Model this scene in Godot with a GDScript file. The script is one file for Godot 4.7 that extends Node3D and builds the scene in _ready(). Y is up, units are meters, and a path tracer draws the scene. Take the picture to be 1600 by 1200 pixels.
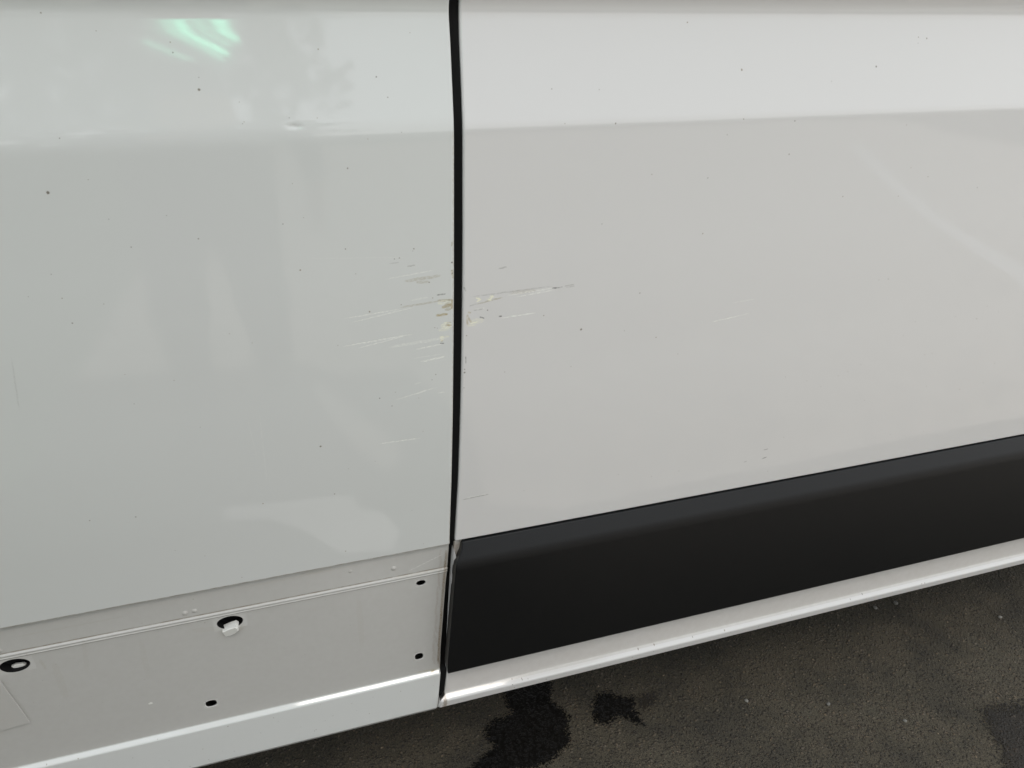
extends Node3D
# Close-up of the lower side of a white van: the panel that lost its rubbing strip, the door with its black strip, the joint and scratches between, dirty asphalt below.

const GROUND_TILE := 0.62

var GAP_L = [[1.3275, 0.207], [1.3154, 0.2067], [1.2911, 0.2064], [1.2413, 0.2049], [1.203, 0.2036], [1.0894, 0.201], [0.925, 0.1971], [0.8305, 0.195], [0.7232, 0.1926], [0.6269, 0.1901], [0.6056, 0.1904], [0.5652, 0.1873], [0.5353, 0.1842], [0.4018, 0.174], [0.3472, 0.1713], [0.2714, 0.165], [0.2509, 0.1631]]
var GAP_R = [[1.3276, 0.2179], [1.3154, 0.2179], [1.291, 0.2166], [1.2411, 0.2151], [1.2026, 0.2136], [1.0886, 0.2117], [0.9235, 0.2079], [0.8288, 0.2054], [0.7212, 0.2024], [0.6252, 0.1982], [0.5779, 0.1965], [0.5334, 0.1935], [0.3962, 0.1864], [0.3333, 0.181], [0.2909, 0.1763], [0.2902, 0.1684], [0.2541, 0.1637]]
var BLOT_A = [Vector2(0.3487, -0.2652), Vector2(0.3446, -0.2232), Vector2(0.3522, -0.2083), Vector2(0.3279, -0.1971), Vector2(0.3127, -0.2038), Vector2(0.2823, -0.1808), Vector2(0.2823, -0.1574), Vector2(0.2945, -0.1421), Vector2(0.2604, -0.1263), Vector2(0.2324, -0.1058), Vector2(0.238, -0.0794), Vector2(0.2903, -0.0633), Vector2(0.3139, -0.0772), Vector2(0.3544, -0.072), Vector2(0.3888, -0.076), Vector2(0.407, -0.0889), Vector2(0.4404, -0.1052), Vector2(0.4407, -0.1325), Vector2(0.4525, -0.1448), Vector2(0.4561, -0.1724), Vector2(0.4458, -0.1923), Vector2(0.4354, -0.2126), Vector2(0.4469, -0.2442), Vector2(0.4521, -0.2791), Vector2(0.3835, -0.2953)]
var BLOT_B = [Vector2(0.5344, -0.1955), Vector2(0.564, -0.1952), Vector2(0.5752, -0.1787), Vector2(0.6079, -0.1687), Vector2(0.5966, -0.1337), Vector2(0.5972, -0.1047), Vector2(0.5844, -0.1046), Vector2(0.5722, -0.1246), Vector2(0.5557, -0.1358), Vector2(0.5294, -0.1254), Vector2(0.5081, -0.1339), Vector2(0.5103, -0.1601)]
var BLOT_C = [Vector2(0.6184, -0.1633), Vector2(0.6401, -0.1654), Vector2(0.6637, -0.1671), Vector2(0.6344, -0.1391), Vector2(0.6146, -0.1366)]
var BLOT_D = [Vector2(1.3071, 0.0746), Vector2(1.3381, 0.0819), Vector2(1.3575, 0.0921), Vector2(1.396, 0.0889), Vector2(1.4768, 0.0961), Vector2(1.2932, 0.2511), Vector2(1.2108, 0.2258), Vector2(1.2309, 0.1964), Vector2(1.255, 0.1668), Vector2(1.2708, 0.1251), Vector2(1.2872, 0.0895)]
# profiles from the top down: height, how far out, rounding radius
var PANEL_PROFILE = [[2.29, -0.075, 0.1], [1.75, 0.012, 0.2], [1.405, 0.010, 0.06], [1.3192, -0.0265, 0.034], [1.203, 0.0, 0.11], [1.0, -0.001, 3.0], [0.8, -0.0095, 3.0], [0.6135, -0.030, 0.0022], [0.611, -0.036, 0.002], [0.5655, -0.038, 0.001],
	[0.5632, -0.0359, 0.001], [0.5600, -0.0366, 0.0008], [0.5588, -0.0357, 0.0006], [0.5562, -0.0377, 0.001], [0.3465, -0.049, 0.0015], [0.342, -0.043, 0.004], [0.262, -0.047, 0.003], [0.252, -0.053, 0.002], [0.250, -0.09, 0.0]]
var DOOR_PROFILE = [[2.29, -0.075, 0.1], [1.75, 0.012, 0.2], [1.405, 0.010, 0.06], [1.3192, -0.0265, 0.034], [1.203, 0.0, 0.055], [1.0, -0.001, 3.0], [0.8, -0.0095, 3.0], [0.619, -0.029, 0.002], [0.6165, -0.034, 0.002], [0.36, -0.047, 0.002], [0.355, -0.045, 0.002],
	[0.292, -0.046, 0.003], [0.285, -0.036, 0.005], [0.268, -0.040, 0.004], [0.258, -0.05, 0.002], [0.256, -0.09, 0.0]]
var STRIP_PROFILE = [[0.6170, -0.0310, 0.0], [0.6166, -0.0255, 0.0015], [0.585, -0.0115, 0.045], [0.3625, -0.0225, 0.002], [0.3590, -0.0245, 0.0015], [0.3585, -0.044, 0.0]]
var STRIP_EDGE = [[0.63, 0.2075], [0.6165, 0.2072], [0.606, 0.2052], [0.587, 0.1947], [0.570, 0.193], [0.3766, 0.1775], [0.36, 0.1786], [0.35, 0.179]]

const RIM := [Vector2(0.1962, 0.602), Vector2(0.1946, 0.590), Vector2(0.1933, 0.5734), Vector2(0.1908, 0.5445), Vector2(0.1824, 0.4163), Vector2(0.1786, 0.3616), Vector2(0.1813, 0.3564), Vector2(0.1855, 0.4154), Vector2(0.1957, 0.5433), Vector2(0.1983, 0.5722), Vector2(0.1998, 0.586)]

var Li: Image
var Ri: Image
var recess_white: StandardMaterial3D
var high_of := {}
var map_of := {}
var rough_of := {}
var rng := RandomNumberGenerator.new()
var streaks := FastNoiseLite.new()
var wave := FastNoiseLite.new()
var W := Color(0.97, 0.97, 0.94)      # bare scuffed lacquer
var C := Color(0.98, 0.97, 0.87)      # cream filler in the chips
var G := Color(0.50, 0.49, 0.46)      # grey rub
var D := Color(0.20, 0.19, 0.18)      # dark scratch
var B := Color(0.66, 0.625, 0.53)      # brown rub
var Y := Color(0.66, 0.58, 0.40)      # yellowish filler


# ---------------------------------------------------------------- helpers
func numbered(called: String, parent: Node) -> String:
	if not parent.has_node(called):
		return called
	var i := 1
	while parent.has_node("%s_%03d" % [called, i]):
		i += 1
	return "%s_%03d" % [called, i]


func put(called: String, mesh: Mesh, mat: Material, parent: Node = self) -> MeshInstance3D:
	var o := MeshInstance3D.new()
	o.name = numbered(called, parent)
	o.mesh = mesh
	o.material_override = mat
	parent.add_child(o, true)
	return o


func tag(o: Node, label: String, category := "", group := "", kind := "") -> void:
	if label:
		o.set_meta("label", label)
	if category:
		o.set_meta("category", category)
	if group:
		o.set_meta("group", group)
	if kind:
		o.set_meta("kind", kind)


func paint(c: Color, rough: float, spec := 0.5) -> StandardMaterial3D:
	var m := StandardMaterial3D.new()
	m.albedo_color = c.linear_to_srgb()
	m.roughness = rough
	m.metallic_specular = spec
	return m


func lookup(curve: Array, y: float) -> float:   # [[height, value], ...] from the top down
	if y >= curve[0][0]:
		return curve[0][1]
	for i in range(1, curve.size()):
		if y >= curve[i][0]:
			var t: float = (y - curve[i][0]) / (curve[i - 1][0] - curve[i][0])
			return lerpf(curve[i][1], curve[i - 1][1], t)
	return curve[-1][1]


func rounded(p: Array, longest: float, extra: Array = []) -> Array:   # profile -> polyline of Vector2(height, out) with filleted corners
	var line: Array[Vector2] = [Vector2(p[0][0], p[0][1])]
	for i in range(1, p.size() - 1):
		var a := Vector2(p[i - 1][0], p[i - 1][1])
		var b := Vector2(p[i][0], p[i][1])
		var c := Vector2(p[i + 1][0], p[i + 1][1])
		var turn: float = absf((b - a).angle_to(c - b))
		var cut: float = minf(p[i][2] * tan(turn / 2), 0.48 * minf(a.distance_to(b), b.distance_to(c)))
		var s := b + (a - b).normalized() * cut
		var e := b + (c - b).normalized() * cut
		for k in 9:
			var t := k / 8.0
			line.append(s.lerp(b, t).lerp(b.lerp(e, t), t))
	line.append(Vector2(p[-1][0], p[-1][1]))
	var out: Array[Vector2] = [line[0]]
	for i in range(1, line.size()):
		var n := maxi(1, ceili(line[i - 1].distance_to(line[i]) / longest))
		var ts: Array[float] = []
		for k in range(1, n + 1):
			ts.append(k / float(n))
		for y in extra:
			if y < line[i - 1].x - 1e-6 and y > line[i].x + 1e-6:
				ts.append((line[i - 1].x - y) / (line[i - 1].x - line[i].x))
		ts.sort()
		for t in ts:
			out.append(line[i - 1].lerp(line[i], t))
	return out


func grid(rows: Array, uv_at: Rect2, keep: Array = []) -> ArrayMesh:   # rows from the top down, columns along +x; uv_at: the part of the side that the texture covers
	var n := rows.size()
	var m: int = rows[0].size()
	var v := PackedVector3Array()
	var nor := PackedVector3Array()
	var uv := PackedVector2Array()
	var idx := PackedInt32Array()
	for r in n:
		for c in m:
			var p: Vector3 = rows[r][c]
			var du: Vector3 = rows[r][mini(c + 1, m - 1)] - rows[r][maxi(c - 1, 0)]
			var dv: Vector3 = rows[mini(r + 1, n - 1)][c] - rows[maxi(r - 1, 0)][c]
			v.append(p)
			nor.append(dv.cross(du).normalized())
			uv.append(Vector2((p.x - uv_at.position.x) / uv_at.size.x, (uv_at.end.y - p.y) / uv_at.size.y))
	for r in n - 1:
		for c in m - 1:
			var mid: Vector3 = (rows[r][c] + rows[r + 1][c + 1]) / 2
			var cut := false
			for h in keep:
				if h.has_point(Vector2(mid.x, mid.y)):
					cut = true
			if cut:
				continue
			var a := r * m + c
			idx.append_array([a, a + 1, a + m + 1, a, a + m + 1, a + m])
	return solid(v, nor, uv, idx)


func solid(v: PackedVector3Array, nor: PackedVector3Array, uv: PackedVector2Array, idx: PackedInt32Array) -> ArrayMesh:
	var a := []
	a.resize(Mesh.ARRAY_MAX)
	a[Mesh.ARRAY_VERTEX] = v
	a[Mesh.ARRAY_NORMAL] = nor
	a[Mesh.ARRAY_TEX_UV] = uv
	a[Mesh.ARRAY_TEX_UV2] = uv
	a[Mesh.ARRAY_INDEX] = idx
	var mesh := ArrayMesh.new()
	mesh.add_surface_from_arrays(Mesh.PRIMITIVE_TRIANGLES, a)
	return mesh


func dents(x: float, y: float) -> float:   # how far the pressed sheet strays from its drawn line
	var h := 0.00018 * wave.get_noise_2d(x * 1.0, y * 1.6) + 0.00004 * wave.get_noise_2d(x * 4.0 + 9.0, y * 5.0)
	var q := Vector2((x - 0.036) / 0.007, (y - 1.2100) / 0.0024)
	h -= 0.0010 * exp(-q.length_squared())
	return h


func side_sheet(p: Array, edge: Array, side: int, far: float, hem: float, depth: float, uv_at: Rect2, holes: Array = [], wavy := 1.0, step := 0.012) -> ArrayMesh:
	# a pressed sheet that runs along the van; side -1: it ends at its right in the edge curve, +1: at its left
	var ys: Array = []
	var xs: Array[float] = []
	for h in holes:
		ys.append_array([h.position.y, h.end.y])
	if side < 0:
		for k in 24:
			ys.append(1.1977 + 0.00101 * k)
			xs.append(-0.01 + 0.0041 * k)
	var line := rounded(p, 0.012, ys)
	var near: float = 0.155 if side < 0 else 0.26
	var x := far
	while (near - x) * -side > 1e-4:
		xs.append(x)
		x -= side * (step if absf(x) < 1.6 and (side > 0 or x > -0.6) else 0.15)
		if (near - x) * -side < 0.0:
			x = near
	xs.append(near)
	for h in holes:
		xs.append_array([h.position.x, h.end.x])
	xs.sort()
	var clean: Array[float] = []
	for q in xs:
		if clean.is_empty() or q - clean[-1] > 1e-5:
			clean.append(q)
	if side > 0:
		clean.reverse()
	var rows := []
	for r in line.size():
		var yy: float = line[r].x
		var t: Vector2 = line[mini(r + 1, line.size() - 1)] - line[maxi(r - 1, 0)]
		var out := Vector2(t.y, -t.x).normalized()     # outward in (height, out)
		var g := lookup(edge, yy)
		var row := PackedVector3Array()
		for q in clean:
			row.append(Vector3(q, yy, line[r].y + wavy * dents(q, yy)))
		for k in range(1, 9):
			var q: float = lerpf(near, g + side * hem, k / 8.0)
			row.append(Vector3(q, yy, line[r].y + wavy * dents(q, yy)))
		var rim: Vector3 = row[-1]
		for k in range(1, 6):
			var a := k / 5.0 * PI / 2
			row.append(rim + Vector3(-side * hem * sin(a), -hem * (1 - cos(a)) * out.x, -hem * (1 - cos(a)) * out.y))
		row.append(row[-1] + Vector3(0, -out.x, -out.y) * depth)
		if side > 0:
			row.reverse()
		rows.append(row)
	return grid(rows, uv_at, holes)


func hole_patch(rect: Rect2, centre: Vector2, radii: Vector2, power: float, p: Array, uv_at: Rect2, lip: float) -> ArrayMesh:   # the sheet round a punched hole, with its turned-in lip
	var line := rounded(p, 0.012)
	var curve := []
	for q in line:
		curve.append([q.x, q.y])
	var v := PackedVector3Array()
	var nor := PackedVector3Array()
	var uv := PackedVector2Array()
	var idx := PackedInt32Array()
	var n := 64
	var rings := [[1.0, 0.0], [0.6, 0.0], [0.25, 0.0], [0.0, 0.0], [-0.25, -0.25], [-0.5, -0.9], [-0.5, -1.2]]
	var slope := Vector3(0, 0.05, 1).normalized()
	for r in rings:
		for k in n:
			var corner := atan2(rect.size.y, rect.size.x)      # the ring's spokes run through the corners of the cut-out
			var quarter := k / 16
			var t := (k % 16) / 16.0
			var a: float = [lerpf(-corner, corner, t), lerpf(corner, PI - corner, t), lerpf(PI - corner, PI + corner, t), lerpf(PI + corner, TAU - corner, t)][quarter]
			var d := Vector2(cos(a), sin(a))
			var e := Vector2(signf(d.x) * pow(absf(d.x), power) * radii.x, signf(d.y) * pow(absf(d.y), power) * radii.y)
			var far := d
			var s := 1e9
			if absf(d.x) > 1e-4:
				s = minf(s, ((rect.end.x if d.x > 0 else rect.position.x) - centre.x) / d.x)
			if absf(d.y) > 1e-4:
				s = minf(s, ((rect.end.y if d.y > 0 else rect.position.y) - centre.y) / d.y)

			far = d * s
			var q: Vector2
			if r[0] >= 0.0:
				q = centre + e.lerp(far, r[0])
			else:
				q = centre + e * (1.0 + r[0] * lip / maxf(radii.x, radii.y))
			v.append(Vector3(q.x, q.y, lookup(curve, q.y) + wave_flat(q) + r[1] * lip))
			var inward := -Vector3(d.x / radii.x, d.y / radii.y, 0).normalized()
			nor.append(slope if r[0] >= 0.0 and r[1] == 0.0 else (slope * 0.6 + inward * 0.8).normalized() if r[1] > -0.5 else inward)
			uv.append(Vector2((q.x - uv_at.position.x) / uv_at.size.x, (uv_at.end.y - q.y) / uv_at.size.y))
	for r in rings.size() - 1:
		for k in n:
			var a := r * n + k
			var b := r * n + (k + 1) % n
			idx.append_array([a, a + n, b + n, a, b + n, b])
	return solid(v, nor, uv, idx)


func wave_flat(q: Vector2) -> float:
	return dents(q.x, q.y)


func prism(outline: PackedVector2Array, depth: float, bevel: float) -> ArrayMesh:   # a flat piece with a bevelled front edge, its back on z = 0
	var st := SurfaceTool.new()
	st.begin(Mesh.PRIMITIVE_TRIANGLES)
	st.set_smooth_group(-1)
	if not Geometry2D.is_polygon_clockwise(outline):
		outline.reverse()
	var inner: PackedVector2Array
	var mid := Vector2.ZERO
	for q in outline:
		mid += q / outline.size()
	for q in outline:
		inner.append(q - (q - mid).normalized() * bevel)
	var n := outline.size()
	for k in n:
		var a := outline[k]
		var b := outline[(k + 1) % n]
		var c := inner[k]
		var d := inner[(k + 1) % n]
		var z := depth - bevel
		for tri in [[Vector3(a.x, a.y, 0), Vector3(a.x, a.y, z), Vector3(b.x, b.y, z)], [Vector3(a.x, a.y, 0), Vector3(b.x, b.y, z), Vector3(b.x, b.y, 0)],
				[Vector3(a.x, a.y, z), Vector3(c.x, c.y, depth), Vector3(d.x, d.y, depth)], [Vector3(a.x, a.y, z), Vector3(d.x, d.y, depth), Vector3(b.x, b.y, z)]]:
			for p in tri:
				st.add_vertex(p)
	var cut := Geometry2D.triangulate_polygon(inner)
	for k in range(0, cut.size(), 3):
		var t := [inner[cut[k]], inner[cut[k + 1]], inner[cut[k + 2]]]
		if (t[1] - t[0]).cross(t[2] - t[0]) > 0:
			t.reverse()
		for q in t:
			st.add_vertex(Vector3(q.x, q.y, depth))
	st.generate_normals()
	return st.commit()


func dome(radius: float, height: float) -> ArrayMesh:
	var rows := []
	for r in 9:
		var row := PackedVector3Array()
		for k in 25:
			var a := -TAU * k / 24
			var t := r / 8.0
			row.append(Vector3(cos(a) * radius * t, sin(a) * radius * t, height * (0.5 + 0.5 * cos(PI * t)) - 0.00005))
		rows.append(row)
	return grid(rows, Rect2(0, 0, 1, 1))


# ---------------------------------------------------------------- marks on the paint
func texel(im: Image, x: float, y: float) -> Vector2:
	var r: Rect2 = map_of[im]
	return Vector2((x - r.position.x) / r.size.x * im.get_width(), (r.end.y - y) / r.size.y * im.get_height())


func blend(im: Image, px: int, py: int, c: Color, a: float, rough := -1.0) -> void:
	if px < 0 or py < 0 or px >= im.get_width() or py >= im.get_height() or a <= 0.004:
		return
	var old := im.get_pixel(px, py)
	var n := old.lerp(c, a)
	n.a = lerpf(old.a, rough, a) if rough >= 0.0 else old.a
	im.set_pixel(px, py, n)


func stroke(im: Image, x0: float, y0: float, x1: float, y1: float, half: float, c: Color, alpha: float) -> void:   # a scratch or rub: broken into streaks along its length, thinning to its ends
	var a := texel(im, x0, y0)
	var b := texel(im, x1, y1)
	var scale: float = im.get_width() / map_of[im].size.x
	var w := maxf(half * scale * 1.25, 0.75)
	var dir := (b - a).normalized()
	var len := maxf(a.distance_to(b), 1.0)
	var lo := Vector2i((a.min(b) - Vector2(w + 3, w + 3)).floor())
	var hi := Vector2i((a.max(b) + Vector2(w + 3, w + 3)).ceil())
	var off := rng.randf() * 900.0
	for py in range(lo.y, hi.y + 1):
		for px in range(lo.x, hi.x + 1):
			var q := Vector2(px + 0.5, py + 0.5) - a
			var along := q.dot(dir)
			var t := along / len
			if t < -0.02 or t > 1.02:
				continue
			var wob := streaks.get_noise_2d(along * 0.35 + off, 7.0) * minf(w * 0.45, 2.0)
			var across := q.dot(dir.orthogonal()) + wob
			var ww := w * (0.35 + 0.65 * sqrt(maxf(0.0, 4.0 * t * (1.0 - t))))
			var k := clampf((ww + 0.6 - absf(across)) / 1.2, 0.0, 1.0)
			if k <= 0.0:
				continue
			var grainy := clampf(0.62 + 1.1 * streaks.get_noise_2d(along * 0.9 + off, across * 4.0), 0.0, 1.0)
			var cover := minf(1.0, alpha * (1.5 if c == W else 1.0)) * k * grainy * clampf(minf(t + 0.03, 1.03 - t) * 9.0, 0.0, 1.0)
			blend(im, px, py, c, cover, 0.5)
			blend(high_of[im], px, py, Color(0.1, 0.1, 0.1) if c != B else Color(0.75, 0.75, 0.75), cover * 0.8)     # gouged in, or rubbed on


func speck(im: Image, x: float, y: float, radius: float) -> void:   # a spot of road dirt
	var a := texel(im, x, y)
	var w := maxf(radius * im.get_width() / map_of[im].size.x, 0.6)
	var c := Color(0.30, 0.28, 0.25).lerp(Color(0.42, 0.33, 0.22), rng.randf())
	for py in range(int(a.y - w - 2), int(a.y + w + 3)):
		for px in range(int(a.x - w - 2), int(a.x + w + 3)):
			var q := Vector2(px + 0.5, py + 0.5) - a
			blend(im, px, py, c, 0.7 * clampf((w + 0.5 - q.length() * (1.0 + 0.4 * streaks.get_noise_2d(px * 5.0, py * 5.0))) / 1.2, 0.0, 1.0), 0.7)


func smear(im: Image, area: Rect2, c: Color, alpha: float, cell: float, uneven: float) -> void:   # grainy film of dirt over an area, in clots and streaks
	var a := texel(im, area.position.x, area.end.y)
	var b := texel(im, area.end.x, area.position.y)
	for py in range(int(a.y), int(b.y) + 1):
		for px in range(int(a.x), int(b.x) + 1):
			var n := streaks.get_noise_2d(px / cell, py / cell) + 0.5 * streaks.get_noise_2d(px * 0.31 / cell + 500.0, py * 0.31 / cell) + 0.5 * streaks.get_noise_2d(px * 2.1 + 300.0, py * 2.1)
			blend(im, px, py, c, alpha * clampf(1.0 + uneven * n, 0.0, 2.0), 0.35)


func marked(im: Image) -> StandardMaterial3D:
	var m := StandardMaterial3D.new()
	var t := ImageTexture.create_from_image(im)
	m.albedo_texture = t
	m.roughness = 1.0
	m.roughness_texture = t
	m.roughness_texture_channel = BaseMaterial3D.TEXTURE_CHANNEL_ALPHA
	m.texture_repeat = false
	m.metallic_specular = 0.53
	m.heightmap_enabled = true
	m.heightmap_texture = ImageTexture.create_from_image(high_of[im])
	m.heightmap_scale = 0.035
	return m


# ---------------------------------------------------------------- asphalt
func asphalt_images() -> Array:
	var n := 1024
	var colour := Image.create(n, n, false, Image.FORMAT_RGBA8)
	var high := Image.create(n, n, false, Image.FORMAT_RGBA8)
	var f := FastNoiseLite.new()
	f.seed = 4
	f.frequency = 0.16
	for y in n:
		for x in n:
			var v := 0.235 + 0.10 * f.get_noise_2d(x, y) + 0.09 * (rng.randf() - 0.5)
			colour.set_pixel(x, y, Color(v * 1.31, v * 1.235, v * 1.06))
			var h := 0.25 + 0.12 * f.get_noise_2d(x * 1.3, y * 1.3)
			high.set_pixel(x, y, Color(h, h, h))
	for k in 14000:
		var c := Vector2(rng.randf() * n, rng.randf() * n)
		var r := 1.6 + 4.6 * pow(rng.randf(), 2.2)
		var tone := 0.15 + 0.21 * rng.randf()
		if rng.randf() < 0.015:
			tone += 0.3 * rng.randf()
		var warm := rng.randf()
		var col := Color(tone * (1.26 + 0.13 * warm), tone * 1.21, tone * (1.13 - 0.15 * warm))
		var squash := 0.65 + 0.35 * rng.randf()
		var turn := rng.randf() * PI
		var top := 0.45 + 0.5 * rng.randf()
		for dy in range(-int(r) - 1, int(r) + 2):
			for dx in range(-int(r) - 1, int(r) + 2):
				var q := Vector2(dx, dy).rotated(turn)
				var e := Vector2(q.x, q.y / squash).length() / r
				if e >= 1.0:
					continue
				var px := posmod(int(c.x) + dx, n)
				var py := posmod(int(c.y) + dy, n)
				colour.set_pixel(px, py, colour.get_pixel(px, py).lerp(col, minf(1.0, (1.0 - e) * 2.2) * 0.7))
				var h := maxf(high.get_pixel(px, py).r, 0.25 + (top - 0.25) * sqrt(1.0 - e * e))
				high.set_pixel(px, py, Color(h, h, h))
	return [ImageTexture.create_from_image(colour), ImageTexture.create_from_image(high)]


func asphalt(tex: Array, tint: Color, rough: float, relief: float) -> StandardMaterial3D:
	var m := StandardMaterial3D.new()
	m.albedo_texture = tex[0]
	m.albedo_color = tint
	m.roughness = rough
	m.heightmap_enabled = true
	m.heightmap_texture = tex[1]
	m.heightmap_scale = relief
	m.uv1_scale = Vector3.ONE / GROUND_TILE
	m.detail_enabled = true
	m.detail_blend_mode = BaseMaterial3D.BLEND_MODE_MUL
	m.detail_uv_layer = BaseMaterial3D.DETAIL_UV_2
	m.detail_albedo = patchy
	m.uv2_scale = Vector3.ONE / 1.37
	return m


var patchy: NoiseTexture2D


func make_patchy() -> void:
	var f := FastNoiseLite.new()
	f.seed = 12
	f.frequency = 0.012
	f.fractal_octaves = 5
	f.fractal_gain = 0.6
	patchy = NoiseTexture2D.new()
	patchy.width = 512
	patchy.height = 512
	patchy.seamless = true
	patchy.noise = f
	var ramp := Gradient.new()
	ramp.offsets = PackedFloat32Array([0.0, 0.45, 0.6, 1.0])
	ramp.colors = PackedColorArray([Color(0.74, 0.73, 0.72), Color(0.93, 0.91, 0.87), Color(1.0, 0.97, 0.93), Color(1.0, 1.0, 0.97)])
	patchy.color_ramp = ramp


func blot(outline: PackedVector2Array, rag: float, seed_at: float) -> ArrayMesh:   # a soaked patch with a ragged edge: small cells kept where they are wet
	var cell := 0.0022
	var lo := outline[0]
	var hi := outline[0]
	for q in outline:
		lo = lo.min(q)
		hi = hi.max(q)
	lo -= Vector2(0.02, 0.02)
	hi += Vector2(0.02, 0.02)
	var nx := int((hi.x - lo.x) / cell)
	var nz := int((hi.y - lo.y) / cell)
	var v := PackedVector3Array()
	var nor := PackedVector3Array()
	var uv := PackedVector2Array()
	var idx := PackedInt32Array()
	for j in nz:
		for i in nx:
			var q := lo + Vector2(i + 0.5, j + 0.5) * cell
			var near := 1e9
			for k in outline.size():
				near = minf(near, q.distance_to(Geometry2D.get_closest_point_to_segment(q, outline[k], outline[(k + 1) % outline.size()])))
			if not Geometry2D.is_point_in_polygon(q, outline):
				near = -near
			near += rag * (0.7 * streaks.get_noise_2d(q.x * 900.0 + seed_at, q.y * 900.0) + 0.6 * streaks.get_noise_2d(q.x * 3500.0, q.y * 3500.0 + seed_at) + 1.3 * (rng.randf() - 0.5))
			if near < 0.0:
				continue
			var base := v.size()
			for o in [Vector2(0, 0), Vector2(1, 0), Vector2(1, 1), Vector2(0, 1)]:
				var p: Vector2 = lo + (Vector2(i, j) + o) * cell
				v.append(Vector3(p.x, 0.0015, p.y))
				nor.append(Vector3.UP)
				uv.append(p)
			idx.append_array([base, base + 1, base + 2, base, base + 2, base + 3])
	return solid(v, nor, uv, idx)


# ---------------------------------------------------------------- the scene
func _ready() -> void:
	rng.seed = 11
	streaks.seed = 3
	streaks.frequency = 0.11
	wave.seed = 8
	wave.frequency = 2.2
	var camera := Camera3D.new()
	camera.name = "camera"
	camera.transform = Transform3D(Basis(Vector3(0.953718, 0.01092, 0.300503), Vector3(0.127162, 0.89094, -0.435955), Vector3(-0.272491, 0.45399, 0.848317)).orthonormalized(), Vector3(0, 1.335, 0.85))
	camera.fov = 53.13
	camera.near = 0.02
	camera.far = 400.0
	add_child(camera)
	camera.current = true

	var sky_material := ProceduralSkyMaterial.new()
	sky_material.sky_top_color = Color(0.80, 0.832, 0.866)
	sky_material.sky_horizon_color = Color(0.905, 0.899, 0.890)
	sky_material.sky_curve = 0.2
	sky_material.ground_bottom_color = Color(0.25, 0.24, 0.22)
	sky_material.ground_horizon_color = Color(0.3, 0.29, 0.27)
	sky_material.energy_multiplier = 1.4
	sky_material.sun_angle_max = 1.0
	var world := WorldEnvironment.new()
	world.name = "world"
	var env := Environment.new()
	env.background_mode = Environment.BG_SKY
	env.sky = Sky.new()
	env.sky.sky_material = sky_material
	env.tonemap_mode = Environment.TONE_MAPPER_LINEAR
	env.tonemap_exposure = 1.43
	env.ssao_enabled = true
	env.ssil_enabled = true
	env.sdfgi_enabled = true
	world.environment = env
	add_child(world)

	var sun := DirectionalLight3D.new()
	sun.name = "sun"
	sun.light_energy = 0.15
	sun.light_angular_distance = 14.0
	sun.light_color = Color(1.0, 0.97, 0.93)
	sun.shadow_enabled = true
	sun.transform = Transform3D(Basis.looking_at(-Vector3(0.08, 0.85, 0.52)), Vector3(0, 6, 4))
	add_child(sun)

	# the ground
	make_patchy()
	var tex := asphalt_images()
	var dry := asphalt(tex, Color(1, 1, 1), 0.9, 0.7)
	var ground := put("asphalt_ground", blot_quad(PackedVector2Array([Vector2(-80, -80), Vector2(80, -80), Vector2(80, 80), Vector2(-80, 80)]), 0.0), dry)
	tag(ground, "dark brown grey asphalt under and beside the van", "", "", "structure")

	build_van()
	var wet := asphalt(tex, Color(0.24, 0.23, 0.22), 0.55, 0.45)
	wet.metallic_specular = 0.3
	var damp := asphalt(tex, Color(0.56, 0.53, 0.50), 0.7, 0.5)
	for s in [["wet_stain", wet, 0.010, "large black wet stain on the asphalt below the corner of the door", BLOT_A], ["wet_stain", wet, 0.011, "arched smaller black stain on the asphalt beside the large one", BLOT_B],
			["wet_stain", damp, 0.014, "tiny faint dark splash on the asphalt next to the arched stain", BLOT_C], ["wet_stain", damp, 0.022, "faded damp patch on the open asphalt away from the van", BLOT_D]]:
		var o := put(s[0], blot(PackedVector2Array(s[4]), s[2], 40.0 * get_child_count()), s[1])
		tag(o, s[3], "stain", "dark stains on the asphalt")
	stones()
	yard()


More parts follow.
